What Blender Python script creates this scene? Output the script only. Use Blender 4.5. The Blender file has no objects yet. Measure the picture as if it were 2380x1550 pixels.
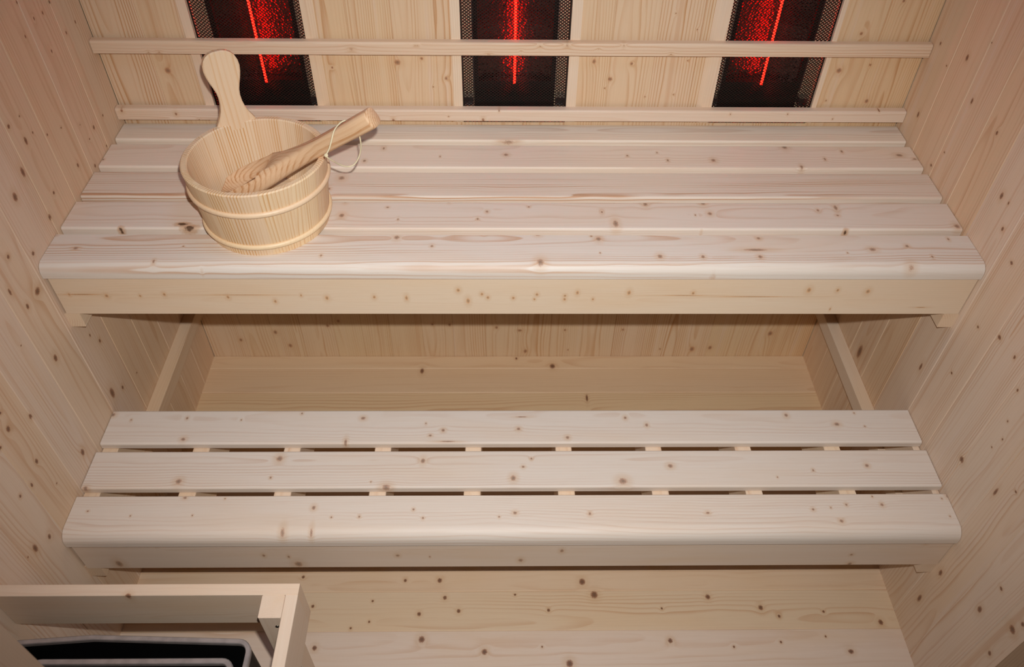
import bpy, bmesh, math, random
from mathutils import Vector, Matrix

S = bpy.context.scene
COL = S.collection

# ------------------------------------------------------------ camera
cd = bpy.data.cameras.new('camera')
cam = bpy.data.objects.new('camera', cd)
COL.objects.link(cam)
RT = Vector((0.999887, -0.010589, 0.010636))
UP = Vector((0.000196, 0.717848, 0.696200))
FW = Vector((0.015008, 0.696120, -0.717769))
CP = Vector((-0.027538, -1.465418, 1.598700))
cam.matrix_world = Matrix(((RT.x, UP.x, -FW.x, CP.x), (RT.y, UP.y, -FW.y, CP.y), (RT.z, UP.z, -FW.z, CP.z), (0, 0, 0, 1)))
cd.sensor_width = 36.0
cd.lens = 28.0357
cd.clip_start = 0.02
cd.dof.use_dof = True
cd.dof.focus_distance = 1.42
cd.dof.aperture_fstop = 5.0
S.camera = cam
S.cycles.caustics_reflective = False
S.cycles.caustics_refractive = False

# ------------------------------------------------------------ world, flash, ceiling lamp, exposure
wd = bpy.data.worlds.new('world')
S.world = wd
wd.use_nodes = True
bg = wd.node_tree.nodes['Background']
bg.inputs[0].default_value = (0.80, 0.88, 1.0, 1)
bg.inputs[1].default_value = 0.01
S.view_settings.view_transform = 'Standard'
S.view_settings.look = 'None'
S.view_settings.gamma = 1.0
S.view_settings.use_curve_mapping = False
S.view_settings.exposure = 0.0

fl = bpy.data.lights.new('camera_flash', 'SPOT')       # the pop-up flash just above the lens
fl.energy = 78.0
fl.color = (1.0, 0.97, 0.935)
fl.spot_size = math.radians(95)
fl.spot_blend = 1.0
fl.shadow_soft_size = 0.010
flo = bpy.data.objects.new('camera_flash', fl)
COL.objects.link(flo)
flo.location = CP + UP * 0.066 + RT * 0.02
flo.rotation_euler = (FW - UP * 0.035).to_track_quat('-Z', 'Y').to_euler()

cl = bpy.data.lights.new('ceiling_lamp_light', 'AREA')
cl.shape = 'DISK'
cl.size = 0.34
cl.energy = 2.0
cl.color = (0.30, 0.55, 1.0)
clo = bpy.data.objects.new('ceiling_lamp_light', cl)
COL.objects.link(clo)
clo.location = (0, -0.62, 1.985)

KN={
'U1':[[-.0111,-.0666,.7148,.0139,.0032,.011]],
'U2':[[-.0157,-.1176,.7148,.0051,.0046,.011],[.2286,-.0777,.7148,.0017,.0033,.011],[.2239,-.1193,.7148,.0025,.0031,.011],[.2842,-.1083,.7148,.0017,.0032,.011],[.3917,-.1348,.7148,.0051,.0063,.011],[.3017,-.1353,.7148,.0025,.0047,.011],[.5439,-.0867,.7148,.0061,.0085,.011],[.5603,-.1561,.7148,.0034,.0064,.011],[.6136,-.1292,.7148,.0025,.005,.011],[.6552,-.1016,.7148,.0026,.0051,.011],[-.7969,-.1383,.7148,.0025,.0033,.011],[.7667,-.1147,.7148,.0077,.0052,.011],[.7928,-.1282,.7148,.0043,.0035,.011],[-.1451,-.1243,.7148,.0017,.0031,.011],[-.2584,-.0961,.7148,.0026,.0048,.011],[-.2915,-.14,.7148,.0034,.0046,.011]],
'U3':[[-.0193,-.1678,.7148,.0083,.0044,.011],[-.3279,-.1977,.7148,.0065,.0073,.011],[-.3463,-.2323,.7148,.0032,.0042,.011]],
'U4':[[.179,-.3353,.7148,.0054,.0113,.011],[.2395,-.2779,.7148,.0047,.0067,.011],[.3466,-.2736,.7148,.0056,.0069,.011],[.3534,-.3059,.7148,.0047,.0053,.011],[.5884,-.2871,.7148,.0039,.0086,.011],[.5855,-.3102,.7148,.0031,.0028,.011],[.5536,-.2949,.7148,.0031,.0042,.011],[.025,-.2865,.7148,.0024,.0026,.011],[-.051,-.3009,.7148,.0031,.0039,.011],[-.0677,-.3224,.7148,.0023,.0038,.011],[.1574,-.3014,.7148,.0023,.0039,.011],[-.1208,-.2714,.7148,.0032,.004,.011],[.3261,-.3098,.7148,.0016,.0026,.011],[.7914,-.3409,.7148,.0054,.0072,.011],[-.3107,-.2708,.7148,.0039,.0054,.011],[-.312,-.3131,.7148,.0054,.0065,.011],[-.2319,-.2887,.7148,.0031,.0026,.011],[-.21,-.3241,.7148,.0015,.0038,.011],[.331,-.352,.707,.0015,.002,.011]],
'U4d':[[-.5891,-.3388,.7148,.0099,.004,.011],[-.5747,-.3473,.7148,.0106,.0052,.011],[-.6942,-.352,.7106,.0045,.0053,.011],[.5892,-.352,.7076,.0038,.0043,.011],[.5473,-.352,.7845,.003,.004,.011]],
'U5d':[[.3352,-.4455,.6871,.0044,.0051,.011]],
'U5':[[.1445,-.3789,.7148,.0053,.006,.011],[.0389,-.3661,.7148,.0053,.0048,.011],[.2459,-.4249,.7148,.0051,.0058,.011],[.3195,-.4259,.7148,.0037,.0047,.011],[.4178,-.4257,.7148,.0044,.0048,.011],[.4262,-.3758,.7148,.0038,.0038,.011],[.0408,-.4398,.7148,.0066,.0089,.011],[.4138,-.4074,.7148,.0223,.0037,.011],[-.1449,-.3983,.7148,.003,.0035,.011],[.1442,-.416,.7148,.0015,.0023,.011],[.1324,-.3706,.7148,.0023,.0024,.011],[-.0556,-.3663,.7148,.0023,.0024,.011],[-.7518,-.4054,.7148,.0051,.0039,.011],[-.6097,-.4388,.7148,.0025,.0042,.011],[-.5288,-.454,.7148,.0014,.0023,.011],[-.5707,-.4004,.7148,.0015,.0025,.011],[.6724,-.4521,.7148,.0066,.01,.011],[.6179,-.4058,.7148,.0067,.0051,.011],[.6813,-.3964,.7148,.0037,.004,.011],[.715,-.4251,.7148,.0022,.0039,.011],[.7499,-.4586,.7148,.0029,.0025,.011],[.7614,-.3773,.7148,.0023,.0041,.011],[.5715,-.4151,.7148,.0015,.0025,.011],[-.2077,-.375,.7148,.0053,.006,.011],[-.3317,-.4238,.7148,.0022,.0035,.011]],
'UF':[[-.1001,.6569,-.447,.0037,.0051,.011],[-.0837,.6312,-.447,.0038,.0073,.011],[-.0043,.6386,-.447,.003,.0041,.011],[.037,.6468,-.447,.003,.0041,.011],[.0328,.6355,-.447,.0023,.0031,.011],[.0861,.6438,-.447,.003,.0031,.011],[.0858,.6355,-.447,.003,.0042,.011],[.1074,.651,-.447,.003,.0052,.011],[.1977,.6511,-.447,.0038,.0062,.011],[.1358,.6355,-.447,.0023,.0031,.011],[.3102,.6501,-.447,.003,.0042,.011],[.5118,.6575,-.447,.0045,.0066,.011],[.5624,.6575,-.447,.003,.0044,.011],[.5625,.6115,-.447,.0015,.0035,.011],[-.0592,.6478,-.447,.003,.0041,.011],[-.0488,.6396,-.447,.003,.0041,.011],[-.7103,.6432,-.447,.0037,.0046,.011],[-.6099,.6464,-.447,.003,.0044,.011],[-.6524,.6433,-.447,.0022,.0034,.011],[-.7736,.6462,-.447,.0022,.0035,.011],[.6164,.6545,-.447,.0045,.0057,.011],[-.4214,.63,-.447,.003,.0043,.011],[-.5015,.6403,-.447,.003,.0043,.011],[-.3299,.6383,-.447,.0038,.0053,.011],[-.1911,.6384,-.447,.003,.0063,.011],[-.2472,.6405,-.447,.003,.0042,.011],[-.3738,.6445,-.447,.0022,.0032,.011],[-.7522,.6463,-.447,.0358,.0014,.011],[-.4779,.6454,-.447,.0673,.0009,.011],[.4172,.642,-.447,.0681,.0011,.011],[.2952,.645,-.447,.0453,.001,.011],[.7245,.6158,-.447,.0108,.0012,.011]],
'L1':[[-.2999,-.4788,.3392,.0051,.0044,.011],[-.4231,-.4665,.3392,.0021,.0028,.011],[-.1394,-.509,.3392,.0042,.0043,.011],[-.164,-.5216,.3392,.0034,.0032,.011],[.0087,-.5062,.3392,.0042,.0043,.011],[.1043,-.5275,.3392,.0042,.0042,.011],[-.1743,-.492,.3392,.0017,.0022,.011],[-.327,-.5377,.3392,.0033,.0084,.011],[.0152,-.4762,.3392,.0129,.0016,.011],[-.1297,-.5362,.3392,.0184,.0016,.011],[.5475,-.473,.3392,.0043,.0047,.011],[.6434,-.4961,.3392,.006,.0047,.011],[.6867,-.4678,.3392,.0017,.0024,.011],[.6978,-.5016,.3392,.0017,.0024,.011],[-.797,-.469,.3392,.0051,.0048,.011],[-.6482,-.478,.3392,.0026,.0035,.011],[-.5402,-.4825,.3392,.0017,.0023,.011],[-.7571,-.482,.3392,.0017,.0024,.011],[-.6417,-.5296,.3392,.005,.0045,.011],[.2634,-.4973,.3392,.0034,.0044,.011],[.2226,-.4789,.3392,.0034,.0044,.011]],
'L2':[[-.4468,-.5756,.3392,.0065,.0073,.011],[-.1742,-.5814,.3392,.0049,.006,.011],[-.0028,-.6208,.3392,.0056,.0068,.011],[.0323,-.5771,.3392,.0025,.003,.011],[.0163,-.5958,.3392,.0033,.003,.011],[-.2387,-.6398,.3392,.008,.0067,.011],[-.4554,-.6183,.3392,.0024,.003,.011],[-.2678,-.6284,.3392,.0016,.0019,.011],[-.6239,-.6262,.3392,.0064,.0062,.011],[-.7909,-.6396,.3392,.0048,.0042,.011],[.6719,-.5949,.3392,.0041,.0044,.011],[.5659,-.6054,.3392,.0024,.0032,.011],[.4942,-.6206,.3392,.0016,.0021,.011],[.2959,-.5947,.3392,.0057,.0051,.011],[.2022,-.6282,.3392,.0088,.0078,.011]],
'L3':[[-.3649,-.6832,.3392,.0039,.0047,.011],[-.1842,-.6875,.3392,.0023,.0028,.011],[-.3302,-.7029,.3392,.0019,.0023,.011],[-.2803,-.7022,.3392,.0023,.0027,.011],[-.1659,-.7053,.3392,.0023,.0027,.011],[-.0005,-.6954,.3392,.0039,.0036,.011],[-.0293,-.7032,.3392,.0019,.0023,.011],[.1347,-.6977,.3392,.0031,.0037,.011],[-.4126,-.7345,.3392,.0046,.0118,.011],[-.3619,-.7347,.3392,.003,.0117,.011],[.8006,-.6632,.3392,.004,.0054,.011],[.5425,-.6904,.3392,.0031,.003,.011],[.5759,-.687,.3392,.0016,.002,.011],[.6062,-.6807,.3392,.0024,.003,.011],[.6594,-.6635,.3392,.0016,.0021,.011],[.6719,-.681,.3392,.0032,.0041,.011],[.5873,-.7146,.3392,.0039,.0039,.011],[.7877,-.7057,.3392,.0016,.0021,.011],[.7872,-.6686,.3392,.0016,.0021,.011],[.3487,-.6968,.3392,.0039,.0028,.011],[-.7686,-.6887,.3392,.0023,.002,.011],[-.6894,-.6987,.3392,.0015,.002,.011],[-.5792,-.6983,.3392,.0015,.0019,.011],[-.5292,-.6636,.3392,.0016,.002,.011],[-.6023,-.6615,.3392,.0039,.003,.011]],
'LF':[[-.2156,.2625,-.737,.0039,.005,.011],[.0106,.2428,-.737,.0048,.0068,.011],[.0854,.2773,-.737,.0039,.0065,.011],[-.4151,.2595,-.737,.0024,.0051,.011],[-.402,.232,-.737,.008,.0105,.011],[-.4596,.2647,-.737,.0031,.0051,.011],[-.1568,.2572,-.737,.0016,.0033,.011],[-.6446,.3036,-.737,.0031,.0051,.011],[-.7316,.2366,-.737,.0072,.013,.011],[.6241,.2584,-.737,.0032,.0036,.011],[.7484,.3029,-.737,.0039,.0072,.011],[.7054,.3063,-.737,.0031,.0035,.011],[.6317,.224,-.737,.0049,.0056,.011]],
'FL':[[-.2308,-.6527,.0,.0037,.0042,.011],[-.157,-.6531,.0,.0055,.0062,.011],[.1486,-.6576,.0,.0074,.0083,.011],[-.4502,-.6436,.0,.0037,.0043,.011],[-.1441,-.6921,.0,.0045,.0051,.011],[.0041,-.6861,.0,.0027,.003,.011],[.1721,-.6871,.0,.0082,.0092,.011],[.413,-.6932,.0,.0055,.0063,.011],[.5202,-.7176,.0,.0054,.0063,.011],[.0738,-.7208,.0,.0036,.004,.011],[-.114,-.7216,.0,.0045,.005,.011],[-.196,-.7276,.0,.0045,.005,.011],[-.2956,-.6989,.0,.0027,.003,.011],[-.4192,-.7095,.0,.0036,.0041,.011],[.3115,-.7183,.0,.0027,.003,.011],[.5546,-.7366,.0,.0036,.0042,.011],[.6504,-.7268,.0,.0027,.0032,.011],[-.2977,-.7437,.0,.0027,.003,.011],[-.3341,-.7571,.0,.0026,.0029,.011],[-.187,-.7813,.0,.007,.0076,.011],[-.059,-.8076,.0,.0061,.0066,.011],[-.4014,-.7976,.0,.0052,.0058,.011],[.1112,-.8319,.0,.0077,.0083,.011],[.3193,-.787,.0,.0053,.0058,.011],[.4469,-.8002,.0,.0026,.0029,.011],[.5448,-.7911,.0,.0026,.003,.011],[.6397,-.78,.0,.0022,.0026,.011],[.6824,-.8113,.0,.0061,.0051,.011],[.0575,-.7978,.0,.0022,.0024,.011],[.7632,-.7507,.0,.0054,.0064,.011],[.1133,-.0374,.0,.0081,.0093,.011],[-.2354,-.0539,.0,.0057,.0108,.011],[.1976,-.1481,.0,.0033,.0131,.011],[.0166,-.0092,.0,.0035,.0047,.011]],
'B':[[.8282,-.6787,.0,.0072,.0067,.01],[.8476,-.2274,.0,.0067,.0067,.01],[.8558,-.1799,.0,.0038,.0033,.01],[.8145,-.1342,.0,.0039,.0034,.01],[.7958,-.1609,.0,.002,.0017,.01],[.8361,-.3563,.0,.0029,.0025,.01],[.8514,.1566,.0,.0057,.0042,.01],[.8143,.1915,.0,.0049,.0051,.01],[.8473,.2305,.0,.0038,.0034,.01],[.7946,.1822,.0,.002,.0017,.01],[.8541,.3394,.0,.0019,.0017,.01],[.7811,.3229,.0,.002,.0017,.01],[.9167,.3476,.0,.0019,.0016,.01],[.9479,.3017,.0,.0018,.0016,.01],[.776,.266,.0,.002,.0017,.01],[.9108,.6631,.0,.004,.0033,.01],[.8349,.6434,.0,.0062,.006,.01],[.7685,.7203,.0,.0055,.0044,.01],[.7691,.6371,.0,.0022,.0018,.01],[.847,.7019,.0,.0031,.0025,.01],[.974,.722,.0,.0038,.0032,.01],[.1168,-.477,.0,.0065,.0045,.01],[.1342,-.4466,.0,.0064,.0045,.01],[.12,-.159,.0,.0064,.0045,.01],[.1216,-.2037,.0,.0048,.0034,.01],[.1104,-.0368,-.0,.0064,.0045,.01],[.0991,.0243,.0,.0049,.0068,.01],[.0192,.0408,.0,.0086,.0058,.01],[.1007,.1432,.0,.0049,.0034,.01],[.1023,.2961,.0,.0049,.0034,.01],[.0243,.1558,.0,.0034,.0023,.01],[.0274,.4909,.0,.0105,.007,.01],[.0325,.539,.0,.0088,.0058,.01],[.0275,.4046,-.0,.0035,.0023,.01],[.0927,-.6169,.0,.0084,.0056,.01],[.0417,-.5872,.0,.0087,.0057,.01],[.0634,-.7136,.0,.0069,.0046,.01],[.0875,.689,.0,.0104,.0068,.01]],
'WL':[[.9169,-.3507,-.8,.0042,.0041,.01],[.8763,-.3272,-.8,.0079,.0042,.01],[.8455,-.3708,-.8,.0104,.0052,.01],[.8297,-.4167,-.8,.0086,.0062,.01],[.757,-.22,-.8,.0049,.0035,.01],[.7689,-.3211,-.8,.0037,.0034,.01],[.721,-.168,-.8,.0041,.0037,.01],[.7224,-.102,-.8,.0032,.0025,.01],[.7722,-.0726,-.8,.0031,.0025,.01],[.7745,-.1198,-.8,.0051,.0037,.01],[.8752,-.3008,-.8,.0027,.0021,.01],[.8496,-.2661,-.8,.0028,.0022,.01],[.8348,-.22,-.8,.0019,.0023,.01],[.8045,-.1603,-.8,.0015,.0018,.01],[.9134,-.314,-.8,.0017,.0021,.01],[1.0439,-.1892,-.8,.0034,.0021,.01],[1.0048,-.1619,-.8,.0036,.0021,.01],[1.0047,-.0967,-.8,.0037,.0022,.01],[1.0004,-.1307,-.8,.0036,.0022,.01],[.9435,-.0404,-.8,.0039,.0023,.01],[.9436,-.0836,-.8,.0038,.0023,.01],[.995,-.2065,-.8,.0035,.0021,.01],[.9426,-.1514,-.8,.0037,.0022,.01],[.7678,-.1495,-.8,.002,.0024,.01],[.775,-.4987,-.8,.0042,.0041,.01],[.7334,-.5353,-.8,.0076,.0031,.01],[.6834,-.4794,-.8,.0072,.0086,.01],[.6852,-.5175,-.8,.0062,.0042,.01],[.7353,-.4434,-.8,.0044,.0043,.01],[.6535,-.5756,-.8,.0017,.0021,.01],[.4755,-.3955,-.8,.0052,.0037,.01],[.5097,-.4136,-.8,.0041,.0024,.01],[.3419,-.3997,-.8,.0055,.004,.01],[.3674,-.4359,-.8,.015,.0077,.01],[.5658,-.5229,-.8,.0084,.0056,.01],[.3148,-.336,-.8,.0023,.0027,.01],[.5868,-.6928,-.8,.0068,.0051,.01],[.5533,-.6417,-.8,.0062,.0042,.01],[.4879,-.6846,-.8,.0063,.0043,.01],[.3779,-.5874,-.8,.009,.006,.01],[.4719,-.7205,-.8,.0053,.0032,.01],[.4864,-.7512,-.8,.0035,.0031,.01],[.3665,-.7552,-.8,.0065,.0044,.01],[.3904,-.7905,-.8,.0107,.0054,.01],[.3987,-.8114,-.8,.0018,.0021,.01],[.411,-.6768,-.8,.0019,.0022,.01],[.582,-.7257,-.8,.0033,.004,.01],[.6195,-.687,-.8,.0025,.003,.01],[.7466,-.3611,-.8,.0065,.0044,.01]],
'WR':[[.9112,-.04,.8,.004,.003,.01],[.8918,-.0891,.8,.002,.0024,.01],[.9335,-.1399,.8,.0067,.0046,.01],[.9847,-.1883,.8,.0018,.0022,.01],[.7761,-.0641,.8,.0075,.0038,.01],[.8872,-.208,.8,.0066,.0034,.01],[.8864,-.3096,.8,.0045,.0032,.01],[.7761,-.198,.8,.002,.0024,.01],[.821,-.395,.8,.0071,.0043,.01],[.8234,-.4182,.8,.0035,.0021,.01],[.7332,-.1763,.8,.0031,.0037,.01],[.7844,-.436,.8,.0044,.0032,.01],[.6543,-.5587,.8,.0045,.0053,.01],[.6239,-.5046,.8,.0028,.0034,.01],[.508,-.5088,.8,.003,.0035,.01],[.66,-.6083,.8,.0043,.0031,.01],[.7606,-.4938,.8,.0035,.0042,.01],[.4358,-.4286,.8,.0106,.0038,.01],[.6287,-.6514,.8,.0034,.0026,.01],[.5744,-.6716,.8,.0026,.0021,.01],[.543,-.6847,.8,.0027,.0021,.01],[.5107,-.6768,.8,.0018,.0022,.01],[.5119,-.7656,.8,.0026,.0031,.01],[.4235,-.6408,.8,.0068,.0069,.01],[.4672,-.7367,.8,.0108,.0032,.01],[.2632,-.9234,.8,.0055,.0044,.01],[.3802,-.9255,.8,.0051,.0041,.01],[.3496,-.9204,.8,.0078,.0083,.01],[.2188,-.7535,.8,.0091,.0049,.01],[.1141,-.7532,.8,.0127,.0051,.01],[.2882,-.8576,.8,.0084,.0056,.01],[.3686,-.8596,.8,.0036,.0043,.01],[.2609,-.2261,.8,.0223,.0089,.01]],
'RA':[[-.6948,.8768,-.0125,.0025,.003,.011],[-.6745,.8769,-.0125,.0041,.003,.011],[-.3096,.8849,-.0125,.0057,.0046,.011],[-.1879,.8925,-.0125,.0025,.0018,.011],[-.1838,.8925,-.0125,.0025,.0018,.011],[-.049,.876,-.0125,.005,.0028,.011],[.0487,.892,-.0125,.0033,.0037,.011],[.1003,.894,-.0125,.0049,.0046,.011],[.0128,.8824,-.0125,.0016,.0018,.011],[.16,.8875,-.0125,.0025,.0018,.011],[.2078,.8946,-.0125,.0025,.0028,.011],[.3001,.8778,-.0125,.0033,.0028,.011]],
'RB':[[-.7862,.7533,-.0175,.0035,.0044,.011],[-.6797,.747,-.0175,.0035,.0043,.011],[-.6367,.7336,-.0175,.0017,.0022,.011],[-.0618,.736,-.0175,.0035,.0051,.011],[-.1316,.7436,-.0175,.0017,.002,.011],[-.0293,.7557,-.0175,.0017,.002,.011],[-.2442,.7343,-.0175,.0035,.0051,.011],[.4401,.751,-.0175,.0018,.0021,.011],[.557,.7515,-.0175,.0018,.0022,.011],[.7436,.7582,-.0175,.0018,.0022,.011],[.6519,.7411,-.0175,.0018,.0022,.011]],
'GB':[[-.5908,-.9044,.45,.0046,.0048,.011]],
'GBf':[[-.8052,.3887,-.904,.0047,.0067,.011],[-.6572,.4313,-.904,.002,.0049,.011],[-.5339,.3899,-.904,.004,.0034,.011],[-.4218,.433,-.904,.002,.0048,.011]],
}


# ------------------------------------------------------------ materials
def srgb(r, g, b):
    f = lambda c: (c / 255 / 12.92) if c / 255 <= 0.04045 else ((c / 255 + 0.055) / 1.055) ** 2.4
    return (f(r), f(g), f(b), 1)

class NT:
    def __init__(s, name):
        s.m = bpy.data.materials.new(name)
        s.m.use_nodes = True
        s.t = s.m.node_tree
        s.t.nodes.clear()
    def n(s, kind, **kw):
        nd = s.t.nodes.new('ShaderNode' + kind)
        for k, v in kw.items():
            setattr(nd, k, v)
        return nd
    def put(s, sock, v):
        if isinstance(v, bpy.types.NodeSocket):
            s.t.links.new(v, sock)
        else:
            sock.default_value = v
    def math(s, op, a, b=0.0, c=0.0, clamp=False):
        nd = s.n('Math', operation=op, use_clamp=clamp)
        s.put(nd.inputs[0], a); s.put(nd.inputs[1], b); s.put(nd.inputs[2], c)
        return nd.outputs[0]
    def vec(s, op, a, b=(0, 0, 0), c=None):
        nd = s.n('VectorMath', operation=op)
        s.put(nd.inputs[0], a); s.put(nd.inputs[1], b)
        if c is not None: s.put(nd.inputs[2], c)
        return nd.outputs['Value'] if op in ('LENGTH', 'DOT_PRODUCT', 'DISTANCE') else nd.outputs[0]
    def comb(s, x, y, z):
        nd = s.n('CombineXYZ')
        s.put(nd.inputs[0], x); s.put(nd.inputs[1], y); s.put(nd.inputs[2], z)
        return nd.outputs[0]
    def sep(s, v):
        nd = s.n('SeparateXYZ'); s.put(nd.inputs[0], v); return nd.outputs
    def noise(s, v, scale=1.0, detail=2.0, rough=0.5):
        nd = s.n('TexNoise'); s.put(nd.inputs['Vector'], v)
        nd.inputs['Scale'].default_value = scale; nd.inputs['Detail'].default_value = detail
        nd.inputs['Roughness'].default_value = rough
        return nd.outputs[0]
    def smooth(s, v, a, b, lo=0.0, hi=1.0):
        nd = s.n('MapRange', interpolation_type='SMOOTHSTEP')
        s.put(nd.inputs[0], v); s.put(nd.inputs[1], a); s.put(nd.inputs[2], b); s.put(nd.inputs[3], lo); s.put(nd.inputs[4], hi)
        return nd.outputs[0]
    def mix(s, f, a, b, mode='MIX'):
        nd = s.n('Mix', data_type='RGBA', blend_type=mode)
        s.put(nd.inputs[0], f); s.put(nd.inputs[6], a); s.put(nd.inputs[7], b)
        return nd.outputs[2]
    def attr(s, name):
        return s.n('Attribute', attribute_name=name)
    def finish(s, shader):
        o = s.n('OutputMaterial'); s.t.links.new(shader, o.inputs[0]); return s.m
    def bsdf(s, col, rough=0.5, metal=0.0, spec=0.4, normal=None, emit=None, es=0.0):
        b = s.n('BsdfPrincipled')
        s.put(b.inputs['Base Color'], col); s.put(b.inputs['Roughness'], rough); s.put(b.inputs['Metallic'], metal)
        b.inputs['Specular IOR Level'].default_value = spec
        if normal is not None: s.t.links.new(normal, b.inputs['Normal'])
        if emit is not None:
            s.put(b.inputs['Emission Color'], emit); s.put(b.inputs['Emission Strength'], es)
        return b.outputs[0]

EARLY = srgb(228, 209, 187)
LATE = srgb(198, 152, 112)

def wood(name, knots=(), early=EARLY, late=LATE, contrast=0.5, spacing=0.0042, pith=(0.01, 0.05), vary=0.5, tilt=0.03, knotcol=(124, 80, 55), rough=0.5, cloud=0.35, kstr=0.85, tone=1.0, quarter=0.0, kring=1.5, streak=0.0, dark=()):
    contrast *= 1.75
    m = NT(name)
    w = m.attr('wood').outputs['Vector']
    kp = m.attr('kpos').outputs['Vector']
    seed = m.attr('seed').outputs['Fac']
    wn = m.n('TexWhiteNoise', noise_dimensions='1D'); m.put(wn.inputs['W'], seed)
    r1, r2, r3 = m.sep(wn.outputs['Color'])
    wn2 = m.n('TexWhiteNoise', noise_dimensions='1D'); m.put(wn2.inputs['W'], m.math('ADD', seed, 31.7))
    r4, r5, r6 = m.sep(wn2.outputs['Color'])
    u, v, t = m.sep(w)
    so = m.math('MULTIPLY', seed, 3.71)
    # knots: smallest normalised distance over the list
    kd = None
    for (ku, kv, kw, ru, rv, rw) in knots:
        q = m.vec('MULTIPLY_ADD', kp, (1 / ru, 1 / rv, 1 / rw), (-ku / ru, -kv / rv, -kw / rw))
        d = m.vec('LENGTH', q)
        kd = d if kd is None else m.math('MINIMUM', kd, d)
    dd = None      # a few black, cracked knots
    for (ku, kv, kw, ru, rv, rw) in dark:
        d = m.vec('LENGTH', m.vec('MULTIPLY_ADD', kp, (1 / ru, 1 / rv, 1 / rw), (-ku / ru, -kv / rv, -kw / rw)))
        dd = d if dd is None else m.math('MINIMUM', dd, d)
    # long slow waviness of the grain
    lw = m.noise(m.comb(m.math('MULTIPLY', u, 2.2), m.math('MULTIPLY', v, 9.0), m.math('ADD', m.math('MULTIPLY', t, 9.0), so)), 1.0, 2.0)
    lw = m.math('SUBTRACT', lw, 0.5)
    lw2 = m.math('SUBTRACT', m.noise(m.comb(m.math('MULTIPLY', u, 9.0), m.math('MULTIPLY', v, 25.0), m.math('ADD', t, so)), 1.0, 1.0), 0.5)
    pv = m.math('ADD', v, m.math('MULTIPLY_ADD', m.math('SUBTRACT', r1, 0.5), 0.07, quarter))
    pv = m.math('ADD', pv, m.math('MULTIPLY', lw, 0.012))
    pw = m.math('ADD', t, m.math('MULTIPLY_ADD', r2, pith[1], pith[0]))
    pw = m.math('ADD', pw, m.math('MULTIPLY', m.math('SUBTRACT', r3, 0.5), m.math('MULTIPLY', u, tilt)))
    pw = m.math('ADD', pw, m.math('MULTIPLY', lw, 0.022))
    rad = m.math('SQRT', m.math('ADD', m.math('MULTIPLY', pv, pv), m.math('MULTIPLY', pw, pw)))
    ph = m.math('DIVIDE', rad, spacing)
    ph = m.math('ADD', ph, m.math('MULTIPLY', lw2, 0.7))
    if kd is not None:
        ph = m.math('ADD', ph, m.math('MULTIPLY', m.math('POWER', 2.718, m.math('MULTIPLY', kd, -0.7)), kring))
    fr = m.math('FRACT', ph)
    ring = m.math('MULTIPLY', m.smooth(fr, 0.45, 0.90), m.smooth(fr, 0.93, 1.0, 1.0, 0.0))
    amp = m.noise(m.comb(m.math('MULTIPLY', u, 1.4), m.math('MULTIPLY', v, 40.0), m.math('ADD', m.math('MULTIPLY', t, 40.0), so)), 1.0, 2.0)
    amp = m.smooth(amp, 0.36, 0.66, 0.10, 1.0)
    con = m.math('MULTIPLY', m.math('MULTIPLY_ADD', r4, vary, 1.0 - vary), contrast)
    ringf = m.math('MULTIPLY', m.math('MULTIPLY', ring, amp), con)
    # tone: plank to plank and cloudy within a plank
    cl_ = m.noise(m.comb(m.math('MULTIPLY', u, 3.0), m.math('MULTIPLY', v, 14.0), m.math('ADD', m.math('MULTIPLY', t, 14.0), so)), 1.0, 3.0)
    base = m.mix(m.math('MULTIPLY', m.math('MULTIPLY', r5, r5), 0.42 * tone), early, srgb(222, 184, 140))
    base = m.mix(m.math('MULTIPLY', r6, 0.35 * tone), base, srgb(224, 199, 182))
    base = m.mix(m.math('MULTIPLY', m.smooth(cl_, 0.45, 0.75), cloud), base, srgb(224, 190, 150))
    fib = m.noise(m.comb(m.math('MULTIPLY', u, 14.0), m.math('MULTIPLY', v, 700.0), m.math('MULTIPLY', t, 700.0)), 1.0, 2.0)
    base = m.mix(m.smooth(fib, 0.35, 0.75, 0.0, 0.10), base, srgb(196, 160, 124))
    if streak:
        sn = m.noise(m.comb(m.math('MULTIPLY', u, 0.9), m.math('MULTIPLY', v, 55.0), m.math('ADD', m.math('MULTIPLY', t, 30.0), m.math('MULTIPLY', so, 1.7))), 1.0, 3.0, 0.6)
        base = m.mix(m.math('MULTIPLY', m.smooth(sn, 0.56, 0.72), streak), base, srgb(196, 146, 104))
        base = m.mix(m.math('MULTIPLY', m.smooth(sn, 0.44, 0.30), streak * 0.7), base, srgb(226, 206, 192))
    col = m.mix(ringf, base, late)
    if dd is not None:
        dn = m.math('ADD', dd, m.math('MULTIPLY', m.math('SUBTRACT', m.noise(kp, 160.0, 3.0), 0.5), 1.3))
        col = m.mix(m.math('MULTIPLY', m.smooth(dn, 1.0, 2.2, 1.0, 0.0), 0.55), col, srgb(188, 136, 80))
        col = m.mix(m.math('MULTIPLY', m.smooth(dn, 0.55, 1.0, 1.0, 0.0), 0.9), col, srgb(82, 54, 34))
    if kd is not None:
        kn = m.noise(m.vec('SCALE', kp), 1.0)
        kn = m.noise(kp, 420.0, 2.0)
        kdn = m.math('ADD', kd, m.math('MULTIPLY', m.math('SUBTRACT', kn, 0.5), 0.7))
        halo = m.math('MULTIPLY', m.smooth(kd, 0.9, 3.0, 1.0, 0.0), 0.35)
        col = m.mix(halo, col, srgb(205, 168, 128))
        core = m.smooth(kdn, 0.55, 1.15, 1.0, 0.0)
        kc = m.mix(m.smooth(kdn, 0.1, 0.9), srgb(*[int(c * 0.80) for c in knotcol]), srgb(*[min(255, int(c * 1.25)) for c in knotcol]))
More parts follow.
